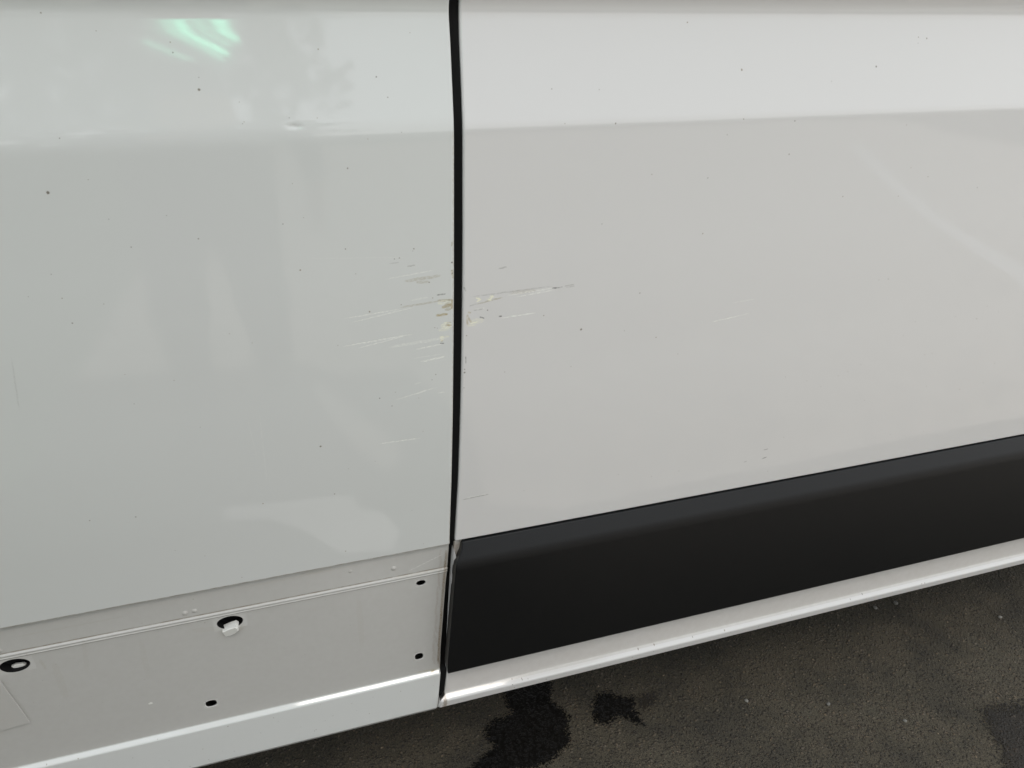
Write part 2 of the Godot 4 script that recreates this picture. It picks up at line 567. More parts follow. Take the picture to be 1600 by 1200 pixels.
func paint_marks() -> void:
	var white := Color(0.859, 0.863, 0.849, 0.045)      # this panel is a slightly cooler white than the door
	var warm_white := Color(0.872, 0.865, 0.852, 0.045)
	var left_area := Rect2(-0.5, 0.24, 0.72, 1.12)
	var right_area := Rect2(0.15, 0.24, 1.35, 1.12)
	Li = Image.create(1317, 2048, false, Image.FORMAT_RGBA8)
	Ri = Image.create(2048, 1699, false, Image.FORMAT_RGBA8)
	Li.fill(white)
	Ri.fill(warm_white)
	for im in [Li, Ri]:
		var flat := Image.create(im.get_width(), im.get_height(), false, Image.FORMAT_R8)
		flat.fill(Color(0.5, 0.5, 0.5))
		high_of[im] = flat
	map_of[Li] = left_area
	map_of[Ri] = right_area
	# dull, dusty film where the lost strip kept the paint from being washed, mottled and grainy; its tone also carries the recess shade
	smear(Li, Rect2(-0.5, 0.349, 0.70, 0.262), Color(0.70, 0.685, 0.66), 0.58, 3.0, 0.08)
	smear(Li, Rect2(-0.5, 0.6105, 0.70, 0.0042), Color(0.40, 0.35, 0.29), 0.30, 4.0, 1.0)
	smear(Li, Rect2(-0.5, 0.5655, 0.70, 0.002), Color(0.42, 0.36, 0.29), 0.30, 4.0, 1.0)
	smear(Ri, Rect2(0.17, 0.29, 1.3, 0.07), Color(0.66, 0.62, 0.57), 0.22, 3.0, 0.25)
	smear(Ri, Rect2(0.19, 0.36, 0.03, 0.257), Color(0.60, 0.54, 0.46), 0.40, 3.0, 0.8)
	# brown dirt and rust down the open edge beside the joint
	for k in 46:
		var yy := 0.36 + 0.232 * k / 46.0
		var g := lookup(GAP_L, yy)
		stroke(Li, g - 0.0042 + 0.001 * rng.randf(), yy, g - 0.0036, yy + 0.012, 0.0014, Color(0.46, 0.38, 0.29), 0.25 + 0.25 * rng.randf())
		if k % 2 == 0:
			stroke(Li, g - 0.014 + 0.006 * rng.randf(), yy, g - 0.011, yy + 0.02, 0.0012, Color(0.56, 0.48, 0.41), 0.16)
	for k in 60:  # thin warm line up the whole panel edge
		var yy := 0.35 + 0.85 * k / 60.0
		var g := lookup(GAP_L, yy)
		stroke(Li, g - 0.0012, yy, g - 0.0010, yy + 0.014, 0.0007, Color(0.66, 0.60, 0.50), 0.30)
	for k in 9:
		stroke(Ri, 0.170 + 0.004 * rng.randf(), 0.262 + 0.003 * k, 0.178, 0.266 + 0.003 * k, 0.002, Color(0.42, 0.33, 0.24), 0.4)
	stroke(Li, 0.0668, 0.9942, 0.1328, 0.9992, 0.0006, W, 0.5)
	stroke(Li, 0.0756, 0.9886, 0.1501, 0.9998, 0.0006, W, 0.5)
	stroke(Li, 0.1181, 1.0379, 0.1759, 1.0438, 0.0006, W, 0.4)
	stroke(Li, 0.1403, 1.0331, 0.1833, 1.0363, 0.0016, B, 0.4)
	stroke(Li, 0.1534, 1.0307, 0.1687, 1.0302, 0.0014, B, 0.35)
	stroke(Li, 0.144, 1.0511, 0.1534, 1.0517, 0.0006, G, 0.45)
	stroke(Li, 0.123, 1.0563, 0.135, 1.0567, 0.0006, G, 0.2)
	stroke(Li, 0.1777, 1.0122, 0.1885, 1.0127, 0.0006, D, 0.55)
	stroke(Li, 0.1329, 1.0012, 0.1794, 1.0044, 0.0009, B, 0.45)
	stroke(Li, 0.1466, 1.0088, 0.1679, 1.0107, 0.0008, W, 0.3)
	stroke(Li, 0.1775, 1.0049, 0.1971, 1.0046, 0.0012, B, 0.8)
	stroke(Li, 0.1963, 1.0052, 0.1957, 0.9923, 0.001, Y, 0.8)
	stroke(Li, 0.1783, 1.0025, 0.1951, 1.0018, 0.0024, C, 0.55)
	stroke(Li, 0.1831, 0.9957, 0.196, 0.998, 0.0016, Y, 0.75)
	stroke(Li, 0.187, 0.9922, 0.1949, 0.992, 0.0012, B, 0.75)
	stroke(Li, 0.1871, 0.9969, 0.195, 0.9992, 0.0032, B, 0.4)
	stroke(Li, 0.1755, 0.9861, 0.1908, 0.9859, 0.0013, Y, 0.9)
	stroke(Li, 0.1815, 0.9705, 0.1951, 0.9724, 0.0036, C, 0.7)
	stroke(Li, 0.1784, 0.9658, 0.1945, 0.9671, 0.0016, C, 0.5)
	stroke(Li, 0.1871, 0.972, 0.1953, 0.971, 0.0008, Y, 0.8)
	stroke(Li, 0.1886, 0.9745, 0.1946, 0.9748, 0.0008, B, 0.5)
	stroke(Li, 0.1979, 1.0763, 0.1975, 1.0706, 0.0009, B, 0.6)
	stroke(Li, 0.1968, 1.0424, 0.1977, 1.0314, 0.0012, Y, 0.35)
	stroke(Li, 0.063, 0.9588, 0.1467, 0.9649, 0.0007, W, 0.75)
	stroke(Li, 0.0805, 0.9544, 0.1369, 0.9637, 0.0006, W, 0.6)
	stroke(Li, 0.1168, 0.9507, 0.1913, 0.9555, 0.0016, W, 0.35)
	stroke(Li, 0.1499, 0.944, 0.1846, 0.9472, 0.0008, W, 0.55)
	stroke(Li, 0.1552, 0.926, 0.1868, 0.9295, 0.001, W, 0.75)
	stroke(Li, 0.1208, 0.8761, 0.1745, 0.8867, 0.0006, W, 0.45)
	stroke(Li, 0.1475, 0.8808, 0.162, 0.8851, 0.0008, W, 0.4)
	stroke(Li, 0.146, 0.8955, 0.1552, 0.8965, 0.0006, W, 0.4)
	stroke(Li, 0.1753, 0.8782, 0.1847, 0.8779, 0.0007, W, 0.5)
	stroke(Li, 0.1802, 0.9549, 0.1852, 0.9543, 0.0028, C, 0.8)
	stroke(Li, 0.1792, 0.9567, 0.1923, 0.9561, 0.001, C, 0.55)
	stroke(Li, 0.18, 0.9481, 0.1853, 0.9477, 0.0006, D, 0.6)
	stroke(Li, 0.1811, 0.9509, 0.1841, 0.9511, 0.0008, Y, 0.5)
	stroke(Li, 0.0972, 0.8136, 0.1508, 0.8131, 0.0007, W, 0.85)
	stroke(Li, 0.1454, 0.9318, 0.1817, 0.9333, 0.0006, W, 0.3)
	stroke(Li, 0.0331, 1.07, 0.1473, 1.0618, 0.0005, W, 0.12)
	stroke(Li, -0.0419, 0.8879, -0.0468, 0.774, 0.0006, W, 0.12)
	stroke(Li, -0.0567, 0.8813, -0.0531, 0.8205, 0.0005, W, 0.1)
	stroke(Li, -0.2773, 0.988, -0.286, 0.9267, 0.0006, G, 0.14)
	stroke(Ri, 0.2546, 1.0383, 0.2651, 1.0394, 0.0008, G, 0.4)
	stroke(Ri, 0.2218, 1.0056, 0.324, 1.0091, 0.0007, G, 0.28)
	stroke(Ri, 0.2666, 1.0033, 0.3264, 1.006, 0.001, W, 0.5)
	stroke(Ri, 0.2688, 1.0054, 0.3032, 1.006, 0.002, B, 0.22)
	stroke(Ri, 0.278, 0.9996, 0.3277, 1.0039, 0.0006, W, 0.6)
	stroke(Ri, 0.2273, 0.9956, 0.2598, 1.0008, 0.0007, B, 0.75)
	stroke(Ri, 0.3247, 1.0061, 0.3311, 1.0063, 0.0006, D, 0.8)
	stroke(Ri, 0.3311, 1.0063, 0.3388, 1.0069, 0.0005, D, 0.4)
	stroke(Ri, 0.3411, 1.0074, 0.3547, 1.0087, 0.0005, G, 0.4)
	stroke(Ri, 0.3429, 1.0059, 0.3548, 1.0064, 0.0005, G, 0.4)
	stroke(Ri, 0.226, 1.0038, 0.2327, 1.0005, 0.001, C, 1)
	stroke(Ri, 0.2268, 0.9984, 0.232, 1.0011, 0.001, C, 1)
	stroke(Ri, 0.2413, 0.9984, 0.2487, 1.004, 0.0016, C, 1)
	stroke(Ri, 0.2438, 1.0045, 0.2491, 1.0026, 0.001, C, 0.9)
	stroke(Ri, 0.2418, 1.0001, 0.2463, 0.9987, 0.001, C, 0.8)
	stroke(Ri, 0.2385, 1.0014, 0.2429, 1.0004, 0.0012, C, 0.3)
	stroke(Ri, 0.2179, 0.9938, 0.2273, 0.9958, 0.0006, G, 0.35)
	stroke(Ri, 0.2229, 0.9874, 0.2352, 0.9885, 0.0006, G, 0.5)
	stroke(Ri, 0.224, 0.9886, 0.2374, 0.9895, 0.0006, W, 0.4)
	stroke(Ri, 0.2152, 0.9695, 0.2358, 0.9743, 0.0032, C, 0.42)
	stroke(Ri, 0.2184, 0.9703, 0.2279, 0.9718, 0.0008, C, 0.95)
	stroke(Ri, 0.2156, 0.9854, 0.2197, 0.9852, 0.001, Y, 0.6)
	stroke(Ri, 0.2153, 0.9831, 0.2152, 0.9689, 0.0012, Y, 0.4)
	stroke(Ri, 0.2167, 0.9788, 0.2195, 0.9714, 0.001, Y, 0.5)
	stroke(Ri, 0.2307, 0.9781, 0.2366, 0.9753, 0.0006, D, 0.6)
	stroke(Ri, 0.2144, 0.9672, 0.2274, 0.9681, 0.0008, C, 0.35)
	stroke(Ri, 0.2569, 0.9734, 0.3067, 0.9759, 0.0007, W, 0.65)
	stroke(Ri, 0.2552, 0.976, 0.2593, 0.9758, 0.0007, D, 0.75)
	stroke(Ri, 0.2111, 1.0191, 0.2137, 1.0134, 0.0008, G, 0.4)
	stroke(Ri, 0.2125, 0.9256, 0.2127, 0.9156, 0.0005, D, 0.5)
	stroke(Ri, 0.5627, 0.933, 0.6023, 0.9373, 0.0006, W, 0.55)
	stroke(Ri, 0.5804, 0.9349, 0.6223, 0.9399, 0.0005, W, 0.4)
	stroke(Ri, 0.5912, 0.9587, 0.6262, 0.9607, 0.0006, W, 0.3)
	stroke(Ri, 0.703, 0.6724, 0.712, 0.6745, 0.0006, D, 0.6)
	stroke(Ri, 0.7019, 0.6907, 0.7101, 0.691, 0.0006, D, 0.5)
	stroke(Ri, 0.6699, 0.6724, 0.6756, 0.6732, 0.0005, G, 0.5)
	stroke(Ri, 0.2086, 0.6953, 0.2472, 0.6975, 0.0006, G, 0.6)
	stroke(Ri, 0.2133, 0.6978, 0.2452, 0.6991, 0.0006, W, 0.4)
	stroke(Li, 0.1269, 0.5716, 0.1824, 0.5927, 0.0005, W, 0.3)
	stroke(Li, -0.0229, 0.6054, 0.0214, 0.6073, 0.0028, B, 0.14)
	stroke(Li, -0.1766, 0.5416, -0.1399, 0.5343, 0.0036, B, 0.1)
	stroke(Li, -0.1183, 0.524, -0.1071, 0.5296, 0.0024, B, 0.16)
	stroke(Li, -0.3643, 0.5448, -0.3618, 0.5243, 0.0016, B, 0.2)
	stroke(Li, -0.3503, 0.5341, -0.3521, 0.4615, 0.004, B, 0.08)
	stroke(Li, -0.2418, 0.5429, -0.2468, 0.4672, 0.0032, B, 0.06)
	stroke(Li, 0.0522, 0.5387, 0.0508, 0.4379, 0.0036, B, 0.07)
	stroke(Li, -0.1005, 0.6009, 0.057, 0.603, 0.0016, B, 0.1)
	stroke(Li, -0.3838, 0.5907, -0.2483, 0.5901, 0.0012, B, 0.09)
	stroke(Li, 0.1007, 0.5643, 0.1777, 0.5645, 0.0008, B, 0.25)
	stroke(Li, -0.3079, 0.5641, -0.3167, 0.5015, 0.0024, B, 0.06)
	stroke(Li, -0.2567, 0.4159, -0.2506, 0.4165, 0.0014, W, 0.8)
	stroke(Li, 0.1323, 0.351, 0.1672, 0.3485, 0.0014, B, 0.7)
	stroke(Li, 0.1554, 0.3464, 0.1619, 0.3472, 0.0012, Y, 0.7)
	speck(Li, 0.0756, 1.0775, 0.0006)
	speck(Li, 0.1527, 1.0714, 0.0007)
	speck(Li, 0.1355, 1.0619, 0.0006)
	speck(Li, 0.1297, 1.0612, 0.0005)
	speck(Li, 0.1972, 1.0512, 0.001)
	speck(Li, 0.1974, 1.0379, 0.0007)
	speck(Li, 0.197, 1.0414, 0.0006)
	speck(Li, 0.0969, 0.9997, 0.0008)
	speck(Li, 0.1727, 1.0092, 0.0005)
	speck(Li, 0.1345, 1.0045, 0.0005)
	speck(Li, 0.1691, 1.0291, 0.0007)
	speck(Li, 0.1737, 0.9054, 0.0006)
	speck(Li, 0.1686, 0.8983, 0.0005)
	speck(Li, 0.1015, 0.8817, 0.0007)
	speck(Li, 0.1163, 0.868, 0.0006)
	speck(Li, 0.1741, 0.9702, 0.0005)
	speck(Li, -0.0509, 1.2466, 0.0012)
	speck(Li, -0.2032, 1.1568, 0.0014)
	speck(Li, 0.0242, 1.0575, 0.0008)
	speck(Li, 0.0854, 1.1657, 0.0007)
	speck(Li, 0.1241, 1.2552, 0.0007)
	speck(Li, 0.0679, 1.2817, 0.0006)
	speck(Li, 0.0237, 0.8228, 0.0012)
	speck(Li, 0.0345, 0.7436, 0.0007)
	speck(Li, -0.0557, 0.7471, 0.0007)
	speck(Li, -0.2037, 0.7585, 0.0007)
	speck(Li, -0.1767, 1.3138, 0.0006)
	speck(Li, -0.2535, 0.764, 0.0006)
	speck(Li, -0.1817, 1.2069, 0.0005)
	speck(Li, -0.2125, 1.0206, 0.0006)
	speck(Li, -0.2157, 1.0488, 0.0005)
	speck(Li, -0.1406, 1.0972, 0.0005)
	speck(Li, -0.075, 1.1009, 0.0006)
	speck(Li, 0.012, 1.1104, 0.0005)
	speck(Li, 0.1341, 1.2354, 0.0005)
	speck(Li, -0.0696, 1.2799, 0.0006)
	speck(Li, -0.0705, 1.2889, 0.0005)
	speck(Li, 0.0409, 0.6382, 0.0007)
	speck(Li, -0.0988, 0.6251, 0.0005)
	speck(Ri, 0.2408, 0.9859, 0.0008)
	speck(Ri, 0.315, 0.9704, 0.0006)
	speck(Ri, 0.3678, 0.9448, 0.0013)
	speck(Ri, 0.2138, 0.9546, 0.0006)
	speck(Ri, 0.2111, 0.9029, 0.001)
	speck(Ri, 0.2111, 0.9075, 0.0006)
	speck(Ri, 0.2101, 0.8805, 0.0005)
	speck(Ri, 0.5612, 1.2557, 0.001)
	speck(Ri, 0.7564, 1.2566, 0.001)
	speck(Ri, 0.488, 1.3066, 0.0007)
	speck(Ri, 0.6396, 1.1557, 0.0007)
	speck(Ri, 0.6396, 1.1962, 0.0007)
	speck(Ri, 0.5261, 1.132, 0.0006)
	speck(Ri, 0.7363, 1.0961, 0.0006)
	speck(Ri, 0.4474, 0.9875, 0.0007)
	speck(Ri, 0.5291, 1.0609, 0.0007)
	speck(Ri, 0.3953, 1.2013, 0.0008)
	speck(Ri, 0.5655, 1.2008, 0.0006)
	speck(Ri, 0.8326, 1.2885, 0.0008)
	speck(Ri, 0.8193, 1.29, 0.0006)
	speck(Ri, 1.0467, 0.8828, 0.0007)
	speck(Ri, 0.8485, 0.9687, 0.0005)
	speck(Ri, 0.4792, 0.9198, 0.0006)
	speck(Ri, 0.3181, 1.2396, 0.0005)
	speck(Ri, 0.9654, 1.095, 0.0005)
	speck(Ri, 0.8718, 1.1153, 0.0005)
	speck(Ri, 0.5301, 0.2896, 0.001)
	speck(Ri, 0.5622, 0.2901, 0.001)
	speck(Ri, 0.7047, 0.2872, 0.0009)
	speck(Ri, 1.0146, 0.2901, 0.001)
	speck(Ri, 0.5175, 0.2781, 0.0008)
	speck(Ri, 0.639, 0.2885, 0.0007)
	speck(Ri, 0.2935, 0.2901, 0.0006)
	speck(Ri, 0.31, 0.2886, 0.0006)
	speck(Li, -0.3643, 0.3421, 0.0007)
	speck(Li, -0.16, 0.3365, 0.0007)
	speck(Li, -0.1583, 0.5512, 0.0006)
	speck(Li, -0.1656, 0.5973, 0.0006)
	# fine dust freckles everywhere
	for k in 70:
		speck(Li, rng.randf_range(-0.5, 0.2), rng.randf_range(0.36, 1.3), 0.00016 + 0.00016 * rng.randf())
		speck(Ri, rng.randf_range(0.2, 1.5), rng.randf_range(0.36, 1.3), 0.00018 + 0.00018 * rng.randf())
	for k in 40:
		speck(Ri, rng.randf_range(0.2, 1.5), rng.randf_range(0.262, 0.288), 0.0003 + 0.0006 * rng.randf())
		speck(Li, rng.randf_range(-0.5, 0.16), rng.randf_range(0.258, 0.345), 0.0002 + 0.0004 * rng.randf())


func build_van() -> void:
	paint_marks()
	var left_paint := marked(Li)
	var right_paint := marked(Ri)
	var white := paint(Color(0.72, 0.71, 0.69), 0.05)
	recess_white = paint(Color(0.54, 0.525, 0.49), 0.15)  # same tone as the recess: dust plus painted shade
	var rubber := paint(Color(0.010, 0.0095, 0.0095), 0.7, 0.3)
	var plastic := paint(Color(0.0042, 0.0046, 0.0052), 0.38, 0.42)
	var pebbled := FastNoiseLite.new()
	pebbled.frequency = 0.12
	var grain := NoiseTexture2D.new()
	grain.width = 512
	grain.height = 512
	grain.seamless = true
	grain.noise = pebbled
	plastic.heightmap_enabled = true
	plastic.heightmap_texture = grain
	plastic.heightmap_scale = 0.012
	plastic.uv1_scale = Vector3.ONE / 0.11
	var nylon := paint(Color(0.80, 0.79, 0.74), 0.4)
	var cavity := paint(Color(0.30, 0.30, 0.29), 0.8)

	var van := Node3D.new()
	van.name = "white_van"
	add_child(van)
	tag(van, "white van with scratched side, black rubbing strip on its door and bare clip holes", "van")

	var shell := BoxMesh.new()
	shell.size = Vector3(5.4, 2.0, 1.85)
	put("body_shell", shell, cavity, van).position = Vector3(-0.2, 1.29, -1.02)
	var roof := prism(PackedVector2Array([Vector2(-2.7, -0.95), Vector2(2.5, -0.95), Vector2(2.5, 0.95), Vector2(-2.7, 0.95)]), 0.06, 0.05)
	var r := put("roof", roof, white, van)
	r.rotation.x = -PI / 2
	r.position = Vector3(0, 2.2905, -1.0)

	# the panel that has lost its strip, with its punched holes
	var la: Rect2 = map_of[Li]
	var spots := [[Vector2(-0.1264, 0.5425), Vector2(0.0178, 0.0116), 1.0], [Vector2(-0.394, 0.5425), Vector2(0.0182, 0.0116), 1.0], [Vector2(0.1458, 0.5444), Vector2(0.0076, 0.0055), 1.0],
		[Vector2(0.1377, 0.3871), Vector2(0.0070, 0.0074), 0.75], [Vector2(-0.176, 0.3874), Vector2(0.0082, 0.0070), 0.75]]
	var rects := []
	for s in spots:
		var half: Vector2 = s[1] * 1.25
		if s[0].y > 0.5:
			half.y = minf(half.y, 0.5553 - s[0].y)
		rects.append(Rect2(s[0] - half, half * 2))
	var panel := put("side_panel", side_sheet(PANEL_PROFILE, GAP_L, -1, -2.7, 0.0025, 0.02, la, rects), left_paint, van)
	tag(panel, "panel without its rubbing strip, with open clip holes and scratches")
	for i in spots.size():
		put("punched_hole" if i < 2 else "screw_hole", hole_patch(rects[i], spots[i][0], spots[i][1], spots[i][2], PANEL_PROFILE, la, 0.0011 if i > 1 else 0.0008), left_paint, panel)
	for i in 2:
		var s: Array = spots[i]
		var rows := []
		for q in [[1.0, 0.0], [0.985, -0.001], [0.97, -0.014], [0.8, -0.0145], [0.001, -0.0146]]:
			var row := PackedVector3Array()
			for k in 49:
				var a := -TAU * k / 48
				row.append(Vector3(cos(a) * s[1].x * 0.955 * q[0], sin(a) * s[1].y * 0.955 * q[0], q[1]))
			rows.append(row)
		rows.reverse()
		var cup := put("grommet", grid(rows, Rect2(0, 0, 1, 1)), rubber, panel)
		cup.position = Vector3(s[0].x, s[0].y, -0.0390)
		cup.rotation.x = -0.05
	var tab := put("clip", prism(PackedVector2Array([Vector2(-0.0125, -0.0085), Vector2(-0.0122, -0.003), Vector2(-0.0105, 0.0030), Vector2(0.0, 0.0040), Vector2(0.0105, 0.0036), Vector2(0.0115, -0.001), Vector2(0.0095, -0.0065), Vector2(0.002, -0.0098), Vector2(-0.006, -0.0104)]), 0.012, 0.0012), nylon, panel)
	tag(tab, "white plastic clip sticking out of its hole")
	tab.position = Vector3(-0.1265, 0.5342, -0.0445)
	tab.rotation = Vector3(0.22, -0.12, 0.38)
	var broken := put("clip", prism(PackedVector2Array([Vector2(-0.0124, 0.005), Vector2(-0.0074, 0.0068), Vector2(0.002, 0.006), Vector2(0.0066, 0.001), Vector2(0.0066, -0.004), Vector2(0.002, -0.0078), Vector2(-0.0022, -0.0072), Vector2(-0.0042, -0.002), Vector2(-0.0084, -0.0012)]), 0.004, 0.001), nylon, panel)
	tag(broken, "white plastic clip snapped off inside its hole")
	broken.position = Vector3(-0.3895, 0.5295, -0.0500)
	for b in [[0.1066, 0.5831, 0.0052, 0.0012], [0.0446, 0.5935, 0.0042, 0.0007], [-0.1800, 0.5752, 0.0056, 0.0011], [-0.1676, 0.5762, 0.0050, 0.0011], [-0.4045, 0.5735, 0.0054, 0.0013]]:
		var o := put("weld_bump", dome(b[2] * 1.1, b[3] * 1.6), recess_white, panel)
		o.position = Vector3(b[0], b[1], -0.0370 - 0.0435 * (0.611 - b[1]) + 0.0008)
	var pad := put("raised_patch", prism(PackedVector2Array([Vector2(-0.416, 0.5235), Vector2(-0.4033, 0.4324), Vector2(-0.60, 0.415), Vector2(-0.60, 0.5235)]), 0.0012, 0.0007), recess_white, panel)
	pad.rotation.x = 0.0
	pad.position.z = 0.0
	var tilt := atan2(0.012, 0.209)
	pad.transform = Transform3D(Basis(Vector3.RIGHT, tilt * 1.0), Vector3.ZERO)
	pad.position = Vector3(0, 0.5 - 0.5 * cos(tilt) , -0.0402 - 0.5 * sin(tilt) + 0.0004)

	# the door with its strip
	var ra: Rect2 = map_of[Ri]
	var door := put("door_panel", side_sheet(DOOR_PROFILE, GAP_R, 1, 2.5, 0.0025, 0.02, ra), right_paint, van)
	tag(door, "white door skin with chipped scratches beside the joint")
	var strip := put("rubbing_strip", side_sheet(STRIP_PROFILE, STRIP_EDGE, 1, 2.45, 0.0022, 0.016, Rect2(0, 0, 1, 1), [], 0.4, 0.03), plastic, door)
	tag(strip, "wide black plastic rubbing strip along the foot of the door")

	var rim := put("door_rim", prism(PackedVector2Array(RIM), 0.016, 0.0011), right_paint, door)
	rim.position.z = -0.044
	tag(rim, "narrow white edge of the door standing up beside the end of the strip")

	# the black seal that shows in the joint
	var line := rounded(PANEL_PROFILE, 0.02)
	var rows := []
	for q in line:
		if q.x > 0.2515:
			var a := lookup(GAP_L, q.x)
			var b := lookup(GAP_R, q.x)
			var row := PackedVector3Array()
			for k in 7:
				var t := k / 6.0
				row.append(Vector3(lerpf(a - 0.002, b + 0.002, t), q.x, q.y - lerpf(0.012, 0.0042, t)))
			rows.append(row)
	put("door_seal", grid(rows, Rect2(0, 0, 1, 1)), rubber, van)


# ---------------------------------------------------------------- unseen things behind the camera, placed for what the gloss mirrors
func yard() -> void:
	# pale ground out of view, placed to brighten the panels and mirror as pale patches
	var concrete := paint(Color(0.52, 0.475, 0.435), 0.85)
	concrete.albedo_texture = patchy
	concrete.uv1_scale = Vector3.ONE / 0.9
	put_flat("unseen_concrete_yard", [Vector2(0.44, 0.56), Vector2(0.62, 0.50), Vector2(2.0, 0.53), Vector2(7.0, 0.50), Vector2(7.0, 6.9), Vector2(-7.0, 6.9), Vector2(-7.0, 1.9), Vector2(-0.95, 1.78), Vector2(0.05, 1.66), Vector2(0.12, 1.56), Vector2(0.40, 1.50), Vector2(0.52, 1.1)], concrete, "unseen pale concrete yard in front of the van, placed to brighten its side")
	var pale := paint(Color(0.80, 0.735, 0.68), 0.8)
	put_flat("unseen_pale_patch", [Vector2(-0.21, 0.74), Vector2(0.11, 0.69), Vector2(0.125, 0.61), Vector2(0.18, 0.59), Vector2(0.21, 0.52), Vector2(0.18, 0.46), Vector2(0.06, 0.48), Vector2(-0.01, 0.57), Vector2(-0.10, 0.64), Vector2(-0.20, 0.67)], pale, "unseen pale patch on the asphalt, shaped for a pale reflection low on the panel")
	put_flat("unseen_pale_strip", [Vector2(0.07, 1.48), Vector2(0.10, 1.50), Vector2(0.20, 1.2), Vector2(0.28, 0.9), Vector2(0.22, 0.78), Vector2(0.15, 0.97), Vector2(0.10, 1.2)], concrete, "unseen narrow pale patch on the asphalt, shaped for a pale streak mirrored in the panel")

	# rough lawn out of view, placed to tint the left panel green
	var lawn := put("lawn", blot_quad(PackedVector2Array([Vector2(-6.9, 1.2), Vector2(-0.72, 1.0), Vector2(-0.66, 6.8), Vector2(-6.9, 6.8)]), 0.012), paint(Color(0.085, 0.125, 0.06), 0.9))
	tag(lawn, "unseen short green lawn, placed to tint the left panel green", "", "", "structure")
	var turf := SurfaceTool.new()
	turf.begin(Mesh.PRIMITIVE_TRIANGLES)
	for k in 14000:
		var at := Vector3(rng.randf_range(-5.0, -0.70), 0.01, rng.randf_range(1.15, 6.7))
		var lean := Vector3(rng.randf() - 0.5, 0, rng.randf() - 0.5) * 0.04
		var side := Vector3(rng.randf() - 0.5, 0, rng.randf() - 0.5).normalized() * 0.006
		var tone := 0.7 + 0.6 * rng.randf()
		turf.set_color(Color(0.085 * tone, 0.14 * tone, 0.06 * tone))
		turf.set_normal(Vector3(lean.x * 8, 1, lean.z * 8).normalized())
		for q in [at - side, at + Vector3(0, 0.03 + 0.04 * rng.randf(), 0) + lean, at + side]:
			turf.add_vertex(q)
	var blade := paint(Color.WHITE, 0.8)
	blade.vertex_color_use_as_albedo = true
	tag(put("grass", turf.commit(), blade), "short green grass blades of the unseen lawn", "grass", "", "stuff")

	# painted bay line across the asphalt, seen as a pale slanting streak in the door
	var line := PackedVector2Array([Vector2(2.86, 0.81), Vector2(2.98, 0.77), Vector2(5.45, 5.36), Vector2(5.33, 5.40)])
	var o := put("bay_line", blot_quad(line, 0.009), paint(Color(0.68, 0.66, 0.63), 0.7))
	tag(o, "worn white parking bay line painted on the asphalt beside the van", "", "", "structure")

	# tall hedge out of view, placed to darken the mirrored sky on the panel
	var hedge := Node3D.new()
	hedge.name = "unseen_hedge"
	add_child(hedge)
	tag(hedge, "unseen tall evergreen hedge, placed to darken the sky mirrored in the panel", "hedge")
	var st := SurfaceTool.new()
	st.begin(Mesh.PRIMITIVE_TRIANGLES)
	var f := FastNoiseLite.new()
	f.seed = 21
	f.frequency = 0.45
	for k in 16000:
		var x := rng.randf_range(-12.0, 1.3)
		var y := 7.6 * sqrt(rng.randf())
		var deep := rng.randf()
		var z := 7.3 + 1.3 * deep * deep + 0.5 * f.get_noise_2d(x, y) + 0.05 * y
		if x > 0.7 + 0.7 * f.get_noise_2d(y * 2.0, 5.0) or y > 7.1 + 1.0 * f.get_noise_2d(x * 2.0, 50.0):
			continue
		var b := Basis.from_euler(Vector3(rng.randf() * TAU, rng.randf() * TAU, rng.randf() * TAU)) * (0.10 + 0.13 * rng.randf())
		var tone := 0.7 + 0.6 * rng.randf()
		st.set_color(Color(0.050 * tone, 0.09 * tone, 0.05 * tone))
		st.set_normal(b.z.normalized())
		var at := Vector3(x, y, z)
		for q in [Vector3(-1, -0.4, 0), Vector3(0.2, 0.6, 0.2), Vector3(1, -0.3, 0)]:
			st.add_vertex(at + b * q)
	var leaf := paint(Color.WHITE, 0.7)
	leaf.vertex_color_use_as_albedo = true
	tag(put("leaves", st.commit(), leaf, hedge), "", "", "", "stuff")

	# added lamp: its mirrored tubes draw the green flare streaks on the panel
	var lamp := Node3D.new()
	lamp.name = "added_lamp"
	lamp.position = Vector3(-0.275, 2.745, 3.4)
	add_child(lamp)
	tag(lamp, "added lamp out of view, its green tubes draw the flare streaks mirrored in the panel", "lamp")
	var grey := paint(Color(0.25, 0.25, 0.25), 0.5)
	var head := Node3D.new()
	head.name = "added_lamp_head"
	head.rotation.z = -0.52
	lamp.add_child(head)
	var box := BoxMesh.new()
	box.size = Vector3(0.46, 0.34, 0.06)
	put("housing", box, grey, head).position.z = 0.05
	for k in 5:
		var tube := CapsuleMesh.new()
		tube.radius = [0.013, 0.007, 0.012, 0.008, 0.011][k]
		tube.height = [0.38, 0.36, 0.39, 0.37, 0.30][k]
		var glow := paint(Color(0.6, 0.8, 0.7), 0.4)
		glow.emission_enabled = true
		glow.emission = Color(0.52, 1.0, 0.80)
		glow.emission_energy_multiplier = [7.0, 3.6, 7.0, 3.2, 2.2][k]
		var t := put("added_lamp_tube", tube, glow, head)
		t.rotation.z = PI / 2
		t.position = Vector3([0.01, 0.0, -0.01, -0.01, -0.03][k], [0.10, 0.05, 0.0, -0.035, -0.13][k], 0.0)
	var light := AreaLight3D.new()  # faint added light to go with the added tubes
	light.name = "added_lamp_light"
	light.area_size = Vector2(0.46, 0.2)
	light.light_color = Color(0.6, 1.0, 0.85)
	light.light_energy = 0.0012
	light.shadow_enabled = true
	light.position.z = -0.03
	head.add_child(light)
	var post := CylinderMesh.new()
	post.top_radius = 0.035
	post.bottom_radius = 0.045
	post.height = 2.78
	put("post", post, grey, lamp).position = Vector3(0.0, -1.345, 0.115)
	photographer()


